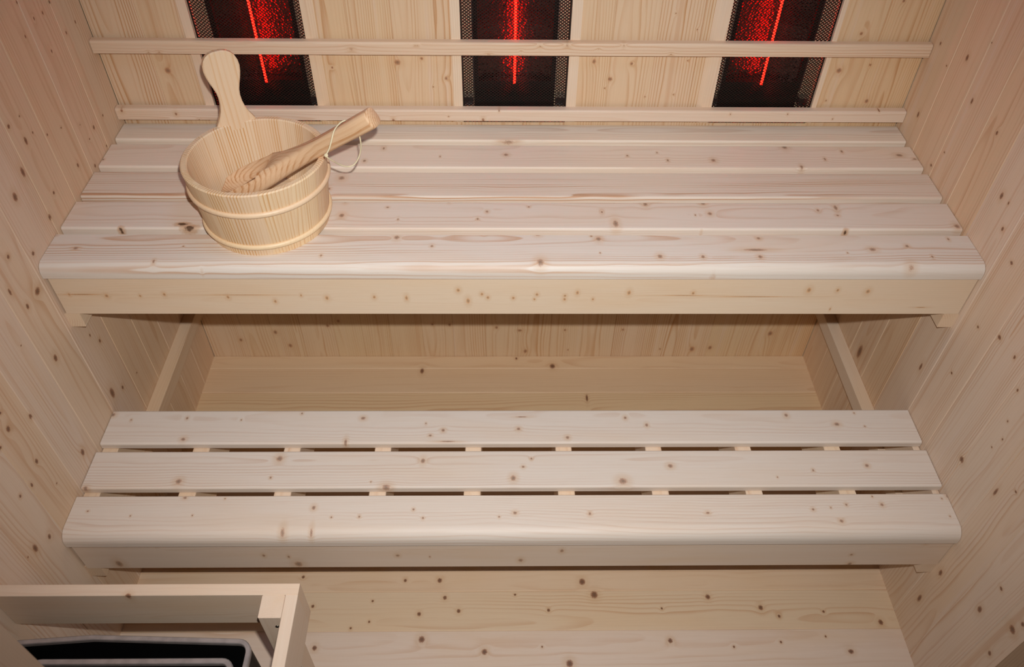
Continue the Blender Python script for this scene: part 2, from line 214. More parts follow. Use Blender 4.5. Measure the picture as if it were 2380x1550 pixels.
        col = m.mix(m.math('MULTIPLY', core, kstr), col, kc)
    bp = m.n('Bump'); bp.inputs['Strength'].default_value = 0.06; bp.inputs['Distance'].default_value = 0.002
    m.put(bp.inputs['Height'], m.math('ADD', fib, m.math('MULTIPLY', ring, 0.5)))
    return m.finish(m.bsdf(col, rough, 0.0, 0.35, bp.outputs[0]))

def plain(name, rgb, rough=0.5, metal=0.0, spec=0.4):
    m = NT(name)
    n = m.noise(m.n('TexCoord').outputs['Object'], 60.0, 3.0)
    c = srgb(*rgb)
    d = tuple(x * 0.8 for x in c[:3]) + (1,)
    return m.finish(m.bsdf(m.mix(m.smooth(n, 0.3, 0.7), d, c), rough, metal, spec))

# ------------------------------------------------------------ mesh building: world coordinates, grain axes per shape
PERM = {'x': (0, 1, 2), 'xz': (0, 2, 1), 'y': (1, 0, 2), 'yz': (1, 2, 0), 'z': (2, 0, 1), 'zy': (2, 1, 0)}
RND = random.Random(7)

class MB:
    """collects shapes in world coordinates with wood coordinates: wood = plank-local, kpos = in place"""
    def __init__(s):
        s.v = []; s.f = []; s.w = []; s.k = []; s.s = []; s.sm = []; s.mi = []; s.cur = 0
    def add(s, verts, faces, ax='x', seed=None, smooth=False, center=None):
        if seed is None: seed = RND.uniform(0, 100)
        o = len(s.v); p = PERM[ax]
        vs = [Vector(q) for q in verts]
        if center is None:
            lo = [min(q[i] for q in vs) for i in range(3)]; hi = [max(q[i] for q in vs) for i in range(3)]
            center = [(a + b) / 2 for a, b in zip(lo, hi)]
        for q in vs:
            s.v.append(q)
            s.k.append((q[p[0]], q[p[1]], q[p[2]]))
            s.w.append((q[p[0]], q[p[1]] - center[p[1]], q[p[2]] - center[p[2]]))
            s.s.append(seed)
        for f in faces:
            s.f.append(tuple(i + o for i in f)); s.sm.append(smooth); s.mi.append(s.cur)
    def prism(s, prof, a, b, axis, ax, seed=None, smooth=False):
        """closed profile (2D, counter-clockwise) extruded from a to b along the axis"""
        n = len(prof); vs = []
        for e in (a, b):
            for (p, q) in prof:
                vs.append({'x': (e, p, q), 'y': (p, e, q), 'z': (p, q, e)}[axis])
        fs = [tuple(reversed(range(n))), tuple(range(n, 2 * n))]
        for i in range(n):
            j = (i + 1) % n
            fs.append((i, j, n + j, n + i))
        s.add(vs, fs, ax, seed, smooth)
    def box(s, x0, x1, y0, y1, z0, z1, ax='x', ch=0.0012, seed=None):
        """box with chamfered edges along the grain"""
        g = PERM[ax][0]
        if g == 0: s.prism(chamf(y0, y1, z0, z1, ch), x0, x1, 'x', ax, seed)
        elif g == 1: s.prism(chamf(x0, x1, z0, z1, ch), y0, y1, 'y', ax, seed)
        else: s.prism(chamf(x0, x1, y0, y1, ch), z0, z1, 'z', ax, seed)
    def tube(s, pts, r, n=8, ax='x', seed=None):
        pts = [Vector(p) for p in pts]; vs = []; fs = []
        up = Vector((0, 0, 1)); prev = None
        for i, p in enumerate(pts):
            t = (pts[min(i + 1, len(pts) - 1)] - pts[max(i - 1, 0)]).normalized()
            if prev is None:
                a = t.cross(up); a = t.cross(Vector((1, 0, 0))) if a.length < 1e-3 else a
            else:
                a = prev - t * prev.dot(t)
            a.normalize(); prev = a; b = t.cross(a)
            rr = r[i] if isinstance(r, (list, tuple)) else r
            for k in range(n):
                c = 2 * math.pi * k / n
                vs.append(p + (a * math.cos(c) + b * math.sin(c)) * rr)
        for i in range(len(pts) - 1):
            for k in range(n):
                l = (k + 1) % n
                fs.append((i * n + k, i * n + l, (i + 1) * n + l, (i + 1) * n + k))
        fs.append(tuple(reversed(range(n)))); fs.append(tuple((len(pts) - 1) * n + k for k in range(n)))
        s.add(vs, fs, ax, seed, True)
    def build(s, name, mat, parent=None, **props):
        base = Vector(parent['_base']) if parent is not None else None
        if base is None:
            lo = [min(q[i] for q in s.v) for i in range(3)]; hi = [max(q[i] for q in s.v) for i in range(3)]
            base = Vector(((lo[0] + hi[0]) / 2, (lo[1] + hi[1]) / 2, lo[2]))
        me = bpy.data.meshes.new(name)
        me.from_pydata([q - base for q in s.v], [], s.f)
        me.update()
        bm = bmesh.new(); bm.from_mesh(me)
        bmesh.ops.recalc_face_normals(bm, faces=bm.faces)
        bm.to_mesh(me); bm.free()
        for an, data in (('wood', s.w), ('kpos', s.k)):
            at = me.attributes.new(an, 'FLOAT_VECTOR', 'POINT')
            at.data.foreach_set('vector', [c for q in data for c in q])
        at = me.attributes.new('seed', 'FLOAT', 'POINT')
        at.data.foreach_set('value', s.s)
        me.polygons.foreach_set('use_smooth', s.sm)
        for mt in (mat if isinstance(mat, list) else [mat]): me.materials.append(mt)
        me.polygons.foreach_set('material_index', s.mi)
        o = bpy.data.objects.new(name, me)
        COL.objects.link(o)
        if parent is not None:
            o.parent = parent
        else:
            o.location = base
        for k, v in props.items(): o[k] = v
        o['_base'] = tuple(base)
        return o

def chamf(a0, a1, b0, b1, c):
    if c <= 0: return [(a0, b0), (a1, b0), (a1, b1), (a0, b1)]
    return [(a0 + c, b0), (a1 - c, b0), (a1, b0 + c), (a1, b1 - c), (a1 - c, b1), (a0 + c, b1), (a0, b1 - c), (a0, b0 + c)]

def arc(cx, cy, r, d0, d1, n):
    return [(cx + r * math.cos(math.radians(d0 + (d1 - d0) * i / n)), cy + r * math.sin(math.radians(d0 + (d1 - d0) * i / n))) for i in range(n + 1)]

def thing(name, loc, label, cat, group=None):
    o = bpy.data.objects.new(name, None)
    o.empty_display_size = 0.05
    COL.objects.link(o)
    o.location = loc
    o['_base'] = tuple(loc); o['label'] = label; o['category'] = cat
    if group: o['group'] = group
    return o

def box(name, mat, parent, *a, ax='x', ch=0.0012, seed=None, **props):
    m = MB(); m.box(*a, ax=ax, ch=ch, seed=seed)
    return m.build(name, mat, parent, **props)

W = 0.80
TOP = 2.0
FRONT = -1.12

# ------------------------------------------------------------ wood kinds
def plank_woods(name, knots, edges, tint=None, **kw):
    # one material per plank, holding that plank's own knots (edges run across the grain)
    r = []
    for i, (a, b) in enumerate(zip(edges[:-1], edges[1:])):
        lo, hi = min(a, b), max(a, b)
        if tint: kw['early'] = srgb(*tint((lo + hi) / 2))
        r.append(wood('%s_%02d' % (name, i), [k for k in knots if lo - 0.012 < k[1] < hi + 0.012], **kw))
    return r
M_trim = wood('spruce_trim', contrast=0.35)
M_batten = wood('spruce_batten', contrast=0.25, early=srgb(229, 209, 183))

# ------------------------------------------------------------ the cabin shell
FLS = [0.0, -0.0450, -0.129, -0.213, -0.297, -0.381, -0.465, -0.549, -0.633, -0.678, -0.7635, -0.848, -0.933, -1.018, -1.12]
M_floor = plank_woods('spruce_floor', KN['FL'], FLS, tint=lambda y: (227, 209, 192) if y < -0.76 else ((224, 200, 166) if y < -0.5 else (226, 198, 156)), contrast=0.36, spacing=0.006, knotcol=(110, 66, 42))  # planks differ in tone; rearmost ones also carry warm under-bench bounce in their colour
m = MB()
for i, (a, b) in enumerate(zip(FLS[:-1], FLS[1:])):
    m.cur = i
    m.box(-W, W, b, a, -0.02, 0.0, ax='x', ch=0.0014)
m.build('floor', M_floor, kind='structure')

SEAM = [0.0, -0.098, -0.186, -0.273, -0.36, -0.46, -0.551, -0.641, -0.726, -0.815, -0.897, -0.947, -1.03, FRONT - 0.04]
M_left = plank_woods('spruce_wall_left', KN['WL'], SEAM, streak=0.42, tint=lambda y: (224, 196, 164) if y > -0.36 else (227, 206, 183), contrast=0.42, spacing=0.0050, cloud=0.3)  # rear planks warmer: orange bounce light under the benches put into the colour
M_right = plank_woods('spruce_wall_right', KN['WR'], SEAM, streak=0.42, tint=lambda y: (225, 198, 168) if y > -0.36 else (227, 207, 184), contrast=0.42, spacing=0.0050, cloud=0.3)  # same warm under-bench bounce coloured into the rear planks
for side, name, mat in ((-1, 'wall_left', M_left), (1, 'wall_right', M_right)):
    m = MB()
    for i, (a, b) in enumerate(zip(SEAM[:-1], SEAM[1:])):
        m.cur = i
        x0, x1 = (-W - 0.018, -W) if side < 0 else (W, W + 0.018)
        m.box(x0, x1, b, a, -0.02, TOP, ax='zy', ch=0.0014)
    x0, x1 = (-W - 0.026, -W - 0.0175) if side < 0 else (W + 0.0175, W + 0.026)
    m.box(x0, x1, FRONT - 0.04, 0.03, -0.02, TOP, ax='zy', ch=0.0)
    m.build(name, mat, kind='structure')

BS = [-0.80, -0.7025, -0.625, -0.5485, -0.4622, -0.39, -0.3165, -0.2325, -0.1512, -0.065, 0.0191, 0.106, 0.189, 0.274, 0.3565, 0.445, 0.53, 0.615, 0.70, 0.80]
EM = [(-0.604, -0.3960), (-0.1025, 0.1065), (0.4035, 0.6085)]
NB, NTOP = 0.7165, 1.56
M_back = plank_woods('spruce_wall_back', KN['B'], BS, contrast=0.55, spacing=0.0046, streak=0.35, early=srgb(221, 193, 154), late=srgb(190, 138, 88), cloud=0.35, knotcol=(150, 104, 74), kstr=0.75)
m = MB()
for i, (a, b) in enumerate(zip(BS[:-1], BS[1:])):
    sd = 11.3 * i + 2.1
    m.cur = i
    m.box(a, b, 0.0, 0.018, -0.02, NB, ax='z', ch=0.0012, seed=sd)
    m.box(a, b, 0.0, 0.018, NTOP, TOP, ax='z', ch=0.0012, seed=sd)
    spans = [(a, b)]
    for (e0, e1) in EM:
        nxt = []
        for (p, q) in spans:
            if q <= e0 or p >= e1: nxt.append((p, q))
            else:
                if p < e0 - 1e-4: nxt.append((p, e0))
                if q > e1 + 1e-4: nxt.append((e1, q))
        spans = nxt
    for (p, q) in spans:
        if q - p > 0.004: m.box(p, q, 0.0, 0.018, NB, NTOP, ax='z', ch=0.0012, seed=sd)
m.box(-W - 0.02, W + 0.02, 0.0175, 0.024, -0.02, NB - 0.012, ax='z', ch=0.0)
for (p, q) in ((-W - 0.02, EM[0][0]), (EM[0][1], EM[1][0]), (EM[1][1], EM[2][0]), (EM[2][1], W + 0.02)):
    m.box(p - (0.0 if p < -W else -0.022), q + (0.0 if q > W else -0.022), 0.0175, 0.024, NB - 0.012, NTOP + 0.012, ax='z', ch=0.0)
for (e0, e1) in EM:      # lining of the three niches
    m.box(e0 - 0.030, e1 + 0.030, 0.065, 0.075, NB - 0.004, NTOP + 0.004, ax='z')
    m.box(e0 - 0.030, e0 - 0.022, 0.018, 0.065, NB - 0.004, NTOP + 0.004, ax='z')
    m.box(e1 + 0.022, e1 + 0.030, 0.018, 0.065, NB - 0.004, NTOP + 0.004, ax='z')
    m.box(e0, e1, 0.018, 0.065, NB - 0.012, NB, ax='x')
    m.box(e0, e1, 0.018, 0.065, NTOP, NTOP + 0.012, ax='x')
m.build('wall_back', M_back, kind='structure')

m = MB()
for i in range(12):
    m.box(-W, W, -0.0952 * (i + 1), -0.0952 * i, TOP, TOP + 0.018, ax='x', ch=0.0012)
m.build('ceiling', M_trim, kind='structure')

# front wall left of the doorway, its edge near the lens
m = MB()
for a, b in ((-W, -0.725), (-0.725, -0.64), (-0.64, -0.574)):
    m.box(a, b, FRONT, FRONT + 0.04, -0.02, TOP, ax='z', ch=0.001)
m.build('wall_front', wood('darkened_frame_wood', contrast=0.3, early=srgb(146, 122, 94), late=srgb(126, 96, 68)), kind='structure')  # colour darkened to stand in for the flash falling off at this edge

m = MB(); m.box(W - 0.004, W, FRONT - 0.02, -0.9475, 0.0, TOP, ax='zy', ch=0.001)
m.build('trim_7', bpy.data.materials['darkened_frame_wood'], kind='structure')

# vertical cover strips that frame the three niches; the side towards the middle of the wall is a wide bevel
n = 0
for (a, b, bev) in ((-0.6215, -0.604, 0), (-0.3960, -0.3835, 1), (-0.1205, -0.1025, 0), (0.1065, 0.126, 0), (0.384, 0.4035, -1), (0.608, 0.6175, 0)):
    n += 1
    t = 0.007
    if bev == 1: prof = [(a, 0.0), (a, -t), (b, -t), (b + 0.0105, 0.0)]
    elif bev == -1: prof = [(a - 0.0105, 0.0), (a, -t), (b, -t), (b, 0.0)]
    else: prof = [(a, 0.0), (a, -t), (b, -t), (b, 0.0)]
    m = MB(); m.prism(prof, 0.722, 1.62, 'z', 'z')
    m.build('trim_%d' % n, M_batten, kind='structure')

# ------------------------------------------------------------ back rails
def rail(name, mat, y0, y1, z0, z1, label):
    r = 0.0045
    prof = [(y1, z1), (y0 + r, z1)] + arc(y0 + r, z1 - r, r, 90, 180, 4)[1:] + [(y0, z0 + 0.0015), (y0 + 0.0015, z0), (y1, z0)]
    m = MB(); m.prism(prof, -W + 0.001, W - 0.001, 'x', 'xz')
    return m.build(name, mat, label=label, category='rail', group='backrest rails on the heater wall')
M_ra = wood('spruce_upper_rail', KN['RA'], contrast=0.45, spacing=0.004)
M_rb = wood('spruce_lower_rail', KN['RB'], contrast=0.30, spacing=0.004)
rail('backrest_rail', M_ra, -0.0215, -0.007, 0.8725, 0.8985, 'upper wooden backrest rail crossing the middle of the red heaters')
rail('backrest_rail', M_rb, -0.0235, -0.007, 0.7325, 0.7575, 'lower wooden backrest rail just above the upper bench, below the heaters')

# ------------------------------------------------------------ benches
def slat_profile(y0, y1, z0, z1, r=0.004):
    return [(y1 - 0.0015, z0), (y1, z0 + 0.0015), (y1, z1 - r)] + arc(y1 - r, z1 - r, r, 0, 90, 3)[1:] + arc(y0 + r, z1 - r, r, 90, 180, 3) + [(y0, z0 + 0.0015), (y0 + 0.0015, z0)]

def nose_profile(y0, y1, z0, z1, r):
    return [(y1 - 0.0015, z0), (y1, z0 + 0.0015), (y1, z1 - 0.002), (y1 - 0.002, z1)] + arc(y0 + r, z1 - r, r, 90, 180, 12) + [(y0, z0 + 0.003), (y0 + 0.003, z0)]

M_joist = wood('spruce_joist', contrast=0.30, early=srgb(229, 209, 183))
def bench(loc, label, slats, mats, front, cover, coverm, joists, jz, jy):
    t = thing('sauna_bench', loc, label, 'bench')
    for i, (y0, y1, z0, z1) in enumerate(slats):
        m = MB(); m.prism(slat_profile(y0, y1, z0, z1), -W + 0.0015, W - 0.0015, 'x', 'x')
        m.build('slat', mats[i], t)
    y0, y1, z0, z1, r = front
    m = MB(); m.prism(nose_profile(y0, y1, z0, z1, r), -W + 0.0008, W - 0.0008, 'x', 'x')
    o = m.build('front_slat', mats[-1], t)
    o.data.polygons.foreach_set('use_smooth', [False] * 2 + [True] * (len(o.data.polygons) - 2))
    try: o.data.set_sharp_from_angle(angle=math.radians(30))
    except Exception: pass
    m = MB(); m.box(-W + 0.0045, W - 0.0015, *cover, ax='xz', ch=0.0008)
    m.build('front_board', coverm, t)
    for x in joists:
        a, b = x - 0.0158, x + 0.0158
        m = MB(); m.box(max(a, -W + 0.002), min(b, W - 0.002), jy[0], jy[1], jz[0], jz[1], ax='y')
        m.build('joist', M_joist, t)
    return t

UZ, LZ = 0.7150, 0.3394
MU = [wood('spruce_bench_u%d' % i, KN.get('U%d' % i, ()), dark=KN.get('U%dd' % i, ()), early=srgb(*((237, 224, 207), (234, 220, 204), (225, 213, 199), (224, 212, 199), (222, 213, 202))[i - 1]), late=srgb(196, 156, 124), tone=0.25, cloud=0.2, knotcol=(150, 118, 96), kstr=0.75, **kw) for i, kw in ((1, dict(contrast=0.3)), (2, dict(contrast=0.22)), (3, dict(contrast=0.85, vary=0.1, spacing=0.0052, pith=(0.004, 0.004), tilt=0.012)), (4, dict(contrast=0.25)), (5, dict(contrast=0.55, spacing=0.0036, kring=0.8)))]
M_uf = wood('spruce_upper_front', KN['UF'], contrast=0.12, early=srgb(228, 208, 182), knotcol=(176, 132, 90), kstr=0.7)
JX = [-0.784 + 0.1761 * i for i in range(10)]
bench((0, -0.22, 0.565), 'upper sauna bench of five pale boards under the red heaters, bucket standing on it',
      [(-0.0655, -0.0045, UZ - 0.0180, UZ), (-0.1610, -0.0820, UZ - 0.0180, UZ), (-0.2560, -0.1770, UZ - 0.0180, UZ), (-0.3500, -0.2715, UZ - 0.0180, UZ)],
      MU, (-0.4530, -0.3662, 0.6850, UZ, 0.0180), (-0.4475, -0.4275, 0.5990, 0.6850), M_uf, JX, (0.6020, 0.6969), (-0.4275, -0.012))

ML = [wood('spruce_bench_l%d' % i, KN.get('L%d' % i, ()), early=srgb(226, 215, 203), late=srgb(196, 158, 130), tone=0.2, cloud=0.2, knotcol=(150, 116, 96), kstr=0.75, **kw) for i, kw in ((1, dict(contrast=0.22)), (2, dict(contrast=0.5, spacing=0.0055, pith=(0.006, 0.006), tilt=0.015)), (3, dict(contrast=0.3)))]
M_lf = wood('spruce_lower_front', KN['LF'], contrast=0.16, early=srgb(231, 214, 195), kstr=0.7, knotcol=(150, 112, 84))
bench((0, -0.6, 0.19), 'lower sauna bench of three spaced pale boards with open slots between them',
      [(-0.5405, -0.4580, LZ - 0.0155, LZ), (-0.6410, -0.5575, LZ - 0.0155, LZ)],
      ML, (-0.7420, -0.6570, 0.3035, LZ, 0.0230), (-0.7370, -0.7170, 0.2195, 0.3035), M_lf, JX, (0.2265, 0.3238), (-0.7170, -0.4600))

# wall cleats that carry the benches
def cleat(side, y0, y1, z0, z1, label, wdt=0.026):
    m = MB()
    a, b = (-W, -W + wdt) if side < 0 else (W - wdt, W)
    m.box(a, b, y0, y1, z0, z1, ax='yz', ch=0.001)
    m.build('wall_cleat', M_joist, label=label, category='cleat', group='bench support cleats on the side walls')
cleat(-1, -0.4460, -0.0005, 0.5660, 0.5990, 'short wooden cleat end on left wall under the upper bench')
cleat(1, -0.4460, -0.0005, 0.5640, 0.5990, 'short wooden cleat end on right wall under the upper bench')
cleat(-1, -0.7360, -0.0005, 0.1880, 0.2255, 'long wooden cleat on left wall running back below the lower bench', 0.028)
cleat(1, -0.7360, -0.0005, 0.1880, 0.2255, 'long wooden cleat on right wall running back below the lower bench', 0.028)

# ------------------------------------------------------------ infrared heaters
M_black = plain('black_enamel', (8, 7, 7), 0.45)
M_wire = plain('dark_mesh_steel', (34, 26, 21), 0.5, 0.2)
M_backing = wood('pale_backing', contrast=0.1, early=srgb(246, 222, 184), tone=0.1)
M_lip = plain('bright_steel', (170, 172, 178), 0.3, 1.0)
m_ = NT('hammered_reflector')
tc = m_.n('TexCoord').outputs['Object']
vo = m_.n('TexVoronoi'); vo.feature = 'F1'; m_.put(vo.inputs['Vector'], m_.vec('MULTIPLY', tc, (1, 0.0, 1))); vo.inputs['Scale'].default_value = 190.0
bp = m_.n('Bump'); bp.inputs['Strength'].default_value = 1.0; bp.inputs['Distance'].default_value = 0.0008
m_.put(bp.inputs['Height'], m_.math('POWER', vo.outputs['Distance'], 2.0))
M_refl = m_.finish(m_.bsdf(srgb(112, 84, 80), 0.23, 1.0, 0.5, bp.outputs[0]))
m_ = NT('red_hot_tube')
em = m_.n('Emission'); em.inputs[0].default_value = (1.0, 0.0042, 0.0018, 1); em.inputs[1].default_value = 32.0
M_tube = m_.finish(em.outputs[0])

def heater(e0, e1, label):
    cx = (e0 + e1) / 2
    t = thing('infrared_heater', (cx, 0.03, NB), label, 'heater', 'infrared heaters behind mesh in the back wall')
    hw, z0, z1, yf, yb = 0.0825, NB + 0.002, NTOP - 0.01, 0.033, 0.0595
    zr = 0.792
    ap = 0.0735
    m = MB()
    for a, b in ((cx - hw, cx - ap), (cx + ap, cx + hw)):
        m.box(a, b, yf, yf + 0.005, z0, z1, ax='z', ch=0.0)
    for a, b in ((cx - ap - 0.002, cx - ap), (cx + ap, cx + ap + 0.002)):
        m.box(a, b, yf + 0.005, yb, z0, z1, ax='z', ch=0.0)
    m.box(cx - ap, cx + ap, yf + 0.001, yb, z0, zr - 0.001, ax='x', ch=0.0)
    m.box(cx - ap, cx + ap, yf, yb, z1 - 0.03, z1, ax='x', ch=0.0)
    m.build('housing', M_black, t)
    m = MB()
    m.box(e0 - 0.020, cx - ap - 0.0022, 0.0384, 0.0394, NB + 0.002, NTOP - 0.002, ax='z', ch=0.0)
    m.box(cx + ap + 0.0022, e1 + 0.020, 0.0384, 0.0394, NB + 0.002, NTOP - 0.002, ax='z', ch=0.0)
    m.build('backing_panel', M_backing, t)
    # curved hammered reflector
    m = MB(); n = 24; prof = []
    for i in range(n + 1):
        q = -ap + 2 * ap * i / n
        prof.append((cx + q, 0.0582 - 2.6 * q * q))
    back = [(cx + ap, 0.0592), (cx - ap, 0.0592)]
    m.prism(prof + back, zr, z1 - 0.031, 'z', 'z', smooth=True)
    o = m.build('reflector', M_refl, t)
    o.data.set_sharp_from_angle(angle=math.radians(28))
    m = MB(); m.tube([(cx, 0.0290, 0.7890), (cx, 0.0290, z1 - 0.04)], 0.0024, 12, 'z')
    m.build('heating_tube', M_tube, t)
    for sgn in (-1, 1):
        m = MB(); x = cx + sgn * (hw + 0.0005)
        m.box(x - 0.0005, x + 0.0005, yf - 0.0022, yf + 0.005, 0.775, z1, ax='z', ch=0.0)
        m.build('steel_edge', M_lip, t)
        m = MB(); a, b = sorted((cx + sgn * (hw + 0.0018), cx + sgn * ((e1 - e0) / 2 - 0.001)))
        m.box(a, b, 0.020, 0.038, 0.745, 0.762, ax='z', ch=0.001)
        m.build('bracket', M_lip, t)
    # diamond mesh over the niche
    m = MB(); zt, zb_ = NTOP - 0.002, NB + 0.001
    x0, x1 = e0 + 0.0012, e1 - 0.0012
    sl = 0.80; pz = 0.0059; wv = 0.00080
    wd_ = x1 - x0
    for sg in (1, -1):
        k = zb_ - sl * wd_ + pz / 2
        while k < zt:
            za, zc = (k, k + sl * wd_) if sg > 0 else (k + sl * wd_, k)
            # clip to the height of the niche
            pa, pb = Vector((x0, za)), Vector((x1, zc))
            d = pb - pa
            t0, t1 = 0.0, 1.0
            for lim, up in ((zb_, False), (zt, True)):
                tt = (lim - pa.y) / d.y
                if (d.y > 0) != up: t0 = max(t0, tt)
                else: t1 = min(t1, tt)
            if t1 - t0 > 0.01:
                p, q = pa + d * t0, pa + d * t1
                y = 0.0015 if sg > 0 else 0.0022
                vs = [(p.x, y, p.y - wv), (q.x, y, q.y - wv), (q.x, y, q.y + wv), (p.x, y, p.y + wv),
                      (p.x, y + 0.0007, p.y - wv), (q.x, y + 0.0007, q.y - wv), (q.x, y + 0.0007, q.y + wv), (p.x, y + 0.0007, p.y + wv)]
                m.add(vs, [(0, 1, 2, 3), (7, 6, 5, 4), (0, 4, 5, 1), (1, 5, 6, 2), (2, 6, 7, 3), (3, 7, 4, 0)], 'z')
            k += pz
    m.box(e0 + 0.0002, e0 + 0.0022, 0.0008, 0.0035, zb_, zt, ax='z', ch=0.0)
    m.box(e1 - 0.0022, e1 - 0.0002, 0.0008, 0.0035, zb_, zt, ax='z', ch=0.0)
    m.build('mesh_guard', M_wire, t)
    return t
heater(*EM[0], 'leftmost red glowing infrared heater behind mesh, above the bucket')
heater(*EM[1], 'middle red glowing infrared heater behind mesh, with a thin bright line')
heater(*EM[2], 'rightmost red glowing infrared heater behind mesh, nearest the right wall')

# ------------------------------------------------------------ bucket
M_stave = wood('pine_bucket', contrast=0.85, spacing=0.0046, quarter=0.06, pith=(0.01, 0.04), early=srgb(235, 210, 172), late=srgb(206, 156, 98), vary=0.55, tilt=0.05, cloud=0.25)
M_handle = wood('pine_bucket_handle', contrast=0.6, spacing=0.0090, pith=(0.004, 0.006), early=srgb(236, 212, 180), late=srgb(214, 166, 112), tilt=0.10, vary=0.2)
M_hoop = wood('pale_hoop', contrast=0.15, early=srgb(240, 214, 174), rough=0.4)
BX, BY, BZ = -0.4379, -0.3197, 0.7152
R0, R1, H, TH = 0.1047, 0.1196, 0.1330, 0.0115
bk = thing('wooden_bucket', (BX, BY, BZ), 'pale wooden sauna bucket with two hoops and a tall paddle-shaped handle, on the upper bench', 'bucket')
HA = math.radians(117.5)
m = MB()
NS = 14
for i in range(NS):
    a0 = HA + math.radians(360 / NS) * (i - 0.5); a1 = a0 + math.radians(360 / NS)
    vs = []; n = 5
    for j in range(n + 1):
        a = a0 + (a1 - a0) * j / n
        for (r, z) in ((R0, 0.0), (R1, H - 0.002), (R1 - 0.002, H), (R1 - TH + 0.002, H), (R1 - TH, H - 0.002), (R0 - TH, 0.0)):
            vs.append((BX + r * math.cos(a), BY + r * math.sin(a), BZ + z))
    fs = []
    for j in range(n):
        for k in range(6):
            l = (k + 1) % 6
            fs.append((j * 6 + k, (j + 1) * 6 + k, (j + 1) * 6 + l, j * 6 + l))
    fs.append((0, 1, 2, 3, 4, 5)); fs.append(tuple(n * 6 + k for k in (5, 4, 3, 2, 1, 0)))
    # wood coordinates: along z, along the arc, radial
    o = len(m.v); sd = 5.3 + 7.77 * i
    m.add(vs, fs, 'z', sd)
    for q in range(len(vs)):
        j = q // 6; arcv = (j / n - 0.5) * (a1 - a0) * 0.112
        rad = (R1, R1, R1 - 0.002, R1 - TH, R1 - TH, R1 - TH)[q % 6]
        m.w[o + q] = (vs[q][2], arcv, rad - R1)
        m.k[o + q] = m.w[o + q]
m.build('body', M_stave, bk)
m = MB(); vs = [(BX + (R0 - TH + 0.001) * math.cos(2 * math.pi * k / 40), BY + (R0 - TH + 0.001) * math.sin(2 * math.pi * k / 40), z) for z in (BZ + 0.008, BZ + 0.018) for k in range(40)]
m.add(vs, [tuple(reversed(range(40))), tuple(range(40, 80))] + [(k, (k + 1) % 40, 40 + (k + 1) % 40, 40 + k) for k in range(40)], 'x')
m.build('bottom', M_stave, bk)
for f in (0.688, 0.150):
    r = R0 + (R1 - R0) * f + 0.0015
    m = MB(); vs = []; fs = []; n, k = 72, 10
    for i in range(n):
        a = 2 * math.pi * i / n
        for j in range(k):
            b = 2 * math.pi * j / k
            rr = r + 0.0038 * math.cos(b)
            vs.append((BX + rr * math.cos(a), BY + rr * math.sin(a), BZ + H * f + 0.0048 * math.sin(b)))
    for i in range(n):
        for j in range(k):
            fs.append((i * k + j, ((i + 1) % n) * k + j, ((i + 1) % n) * k + (j + 1) % k, i * k + (j + 1) % k))
    m.add(vs, fs, 'x', smooth=True)
    m.build('hoop', M_hoop, bk)
# handle: tall stave with a rounded lobe, following the lean of the wall
lean = math.atan((R1 - R0) / H)
er = Vector((math.cos(HA), math.sin(HA), 0)); et = Vector((-math.sin(HA), math.cos(HA), 0))
ea = (er * math.sin(lean) + Vector((0, 0, 1)) * math.cos(lean)).normalized(); en = et.cross(ea).normalized()
if en.dot(er) < 0: en = -en
O = Vector((BX, BY, BZ + H)) + er * (R1 - TH / 2)
half = [(-0.012, 0.0345), (0.0, 0.0335), (0.006, 0.0300), (0.014, 0.0255), (0.024, 0.0212), (0.036, 0.0186), (0.046, 0.0180), (0.056, 0.0192), (0.066, 0.0222), (0.076, 0.0258), (0.086, 0.0286), (0.096, 0.0300), (0.105, 0.0292), (0.113, 0.0262), (0.119, 0.0215), (0.1235, 0.0145), (0.1255, 0.0065)]
out = [(w_, h_) for (h_, w_) in half] + [(-w_, h_) for (h_, w_) in reversed(half)]
m = MB(); vs = []; n = len(out); lay = ((0.0060, 0.0), (0.0044, 1.0), (-0.0044, 1.0), (-0.0060, 0.0))
cxo, cho = 0.0, 0.06
for (dn, full) in lay:
    for i, (a, h_) in enumerate(out):
        sc = 0.0 if full else 0.0018
        l = math.hypot(a, h_ - 0.05)
        a2 = a * (1 - sc / max(abs(a), 0.004)) if abs(a) > 0.004 else a
        h2 = h_ - (sc if h_ > 0.11 else 0)
        vs.append(O + et * a2 + ea * h2 + en * dn)
fs = [tuple(range(n)), tuple(reversed(range(3 * n, 4 * n)))]
for l in range(3):
    for i in range(n):
        j = (i + 1) % n
        fs.append((l * n + i, l * n + j, (l + 1) * n + j, (l + 1) * n + i))
o = len(m.v); m.add(vs, fs, 'z', 41.0)
for q, p in enumerate(vs):
    d = p - O; m.w[o + q] = (d.dot(ea), d.dot(et), d.dot(en)); m.k[o + q] = m.w[o + q]
m.build('handle', M_handle, bk)

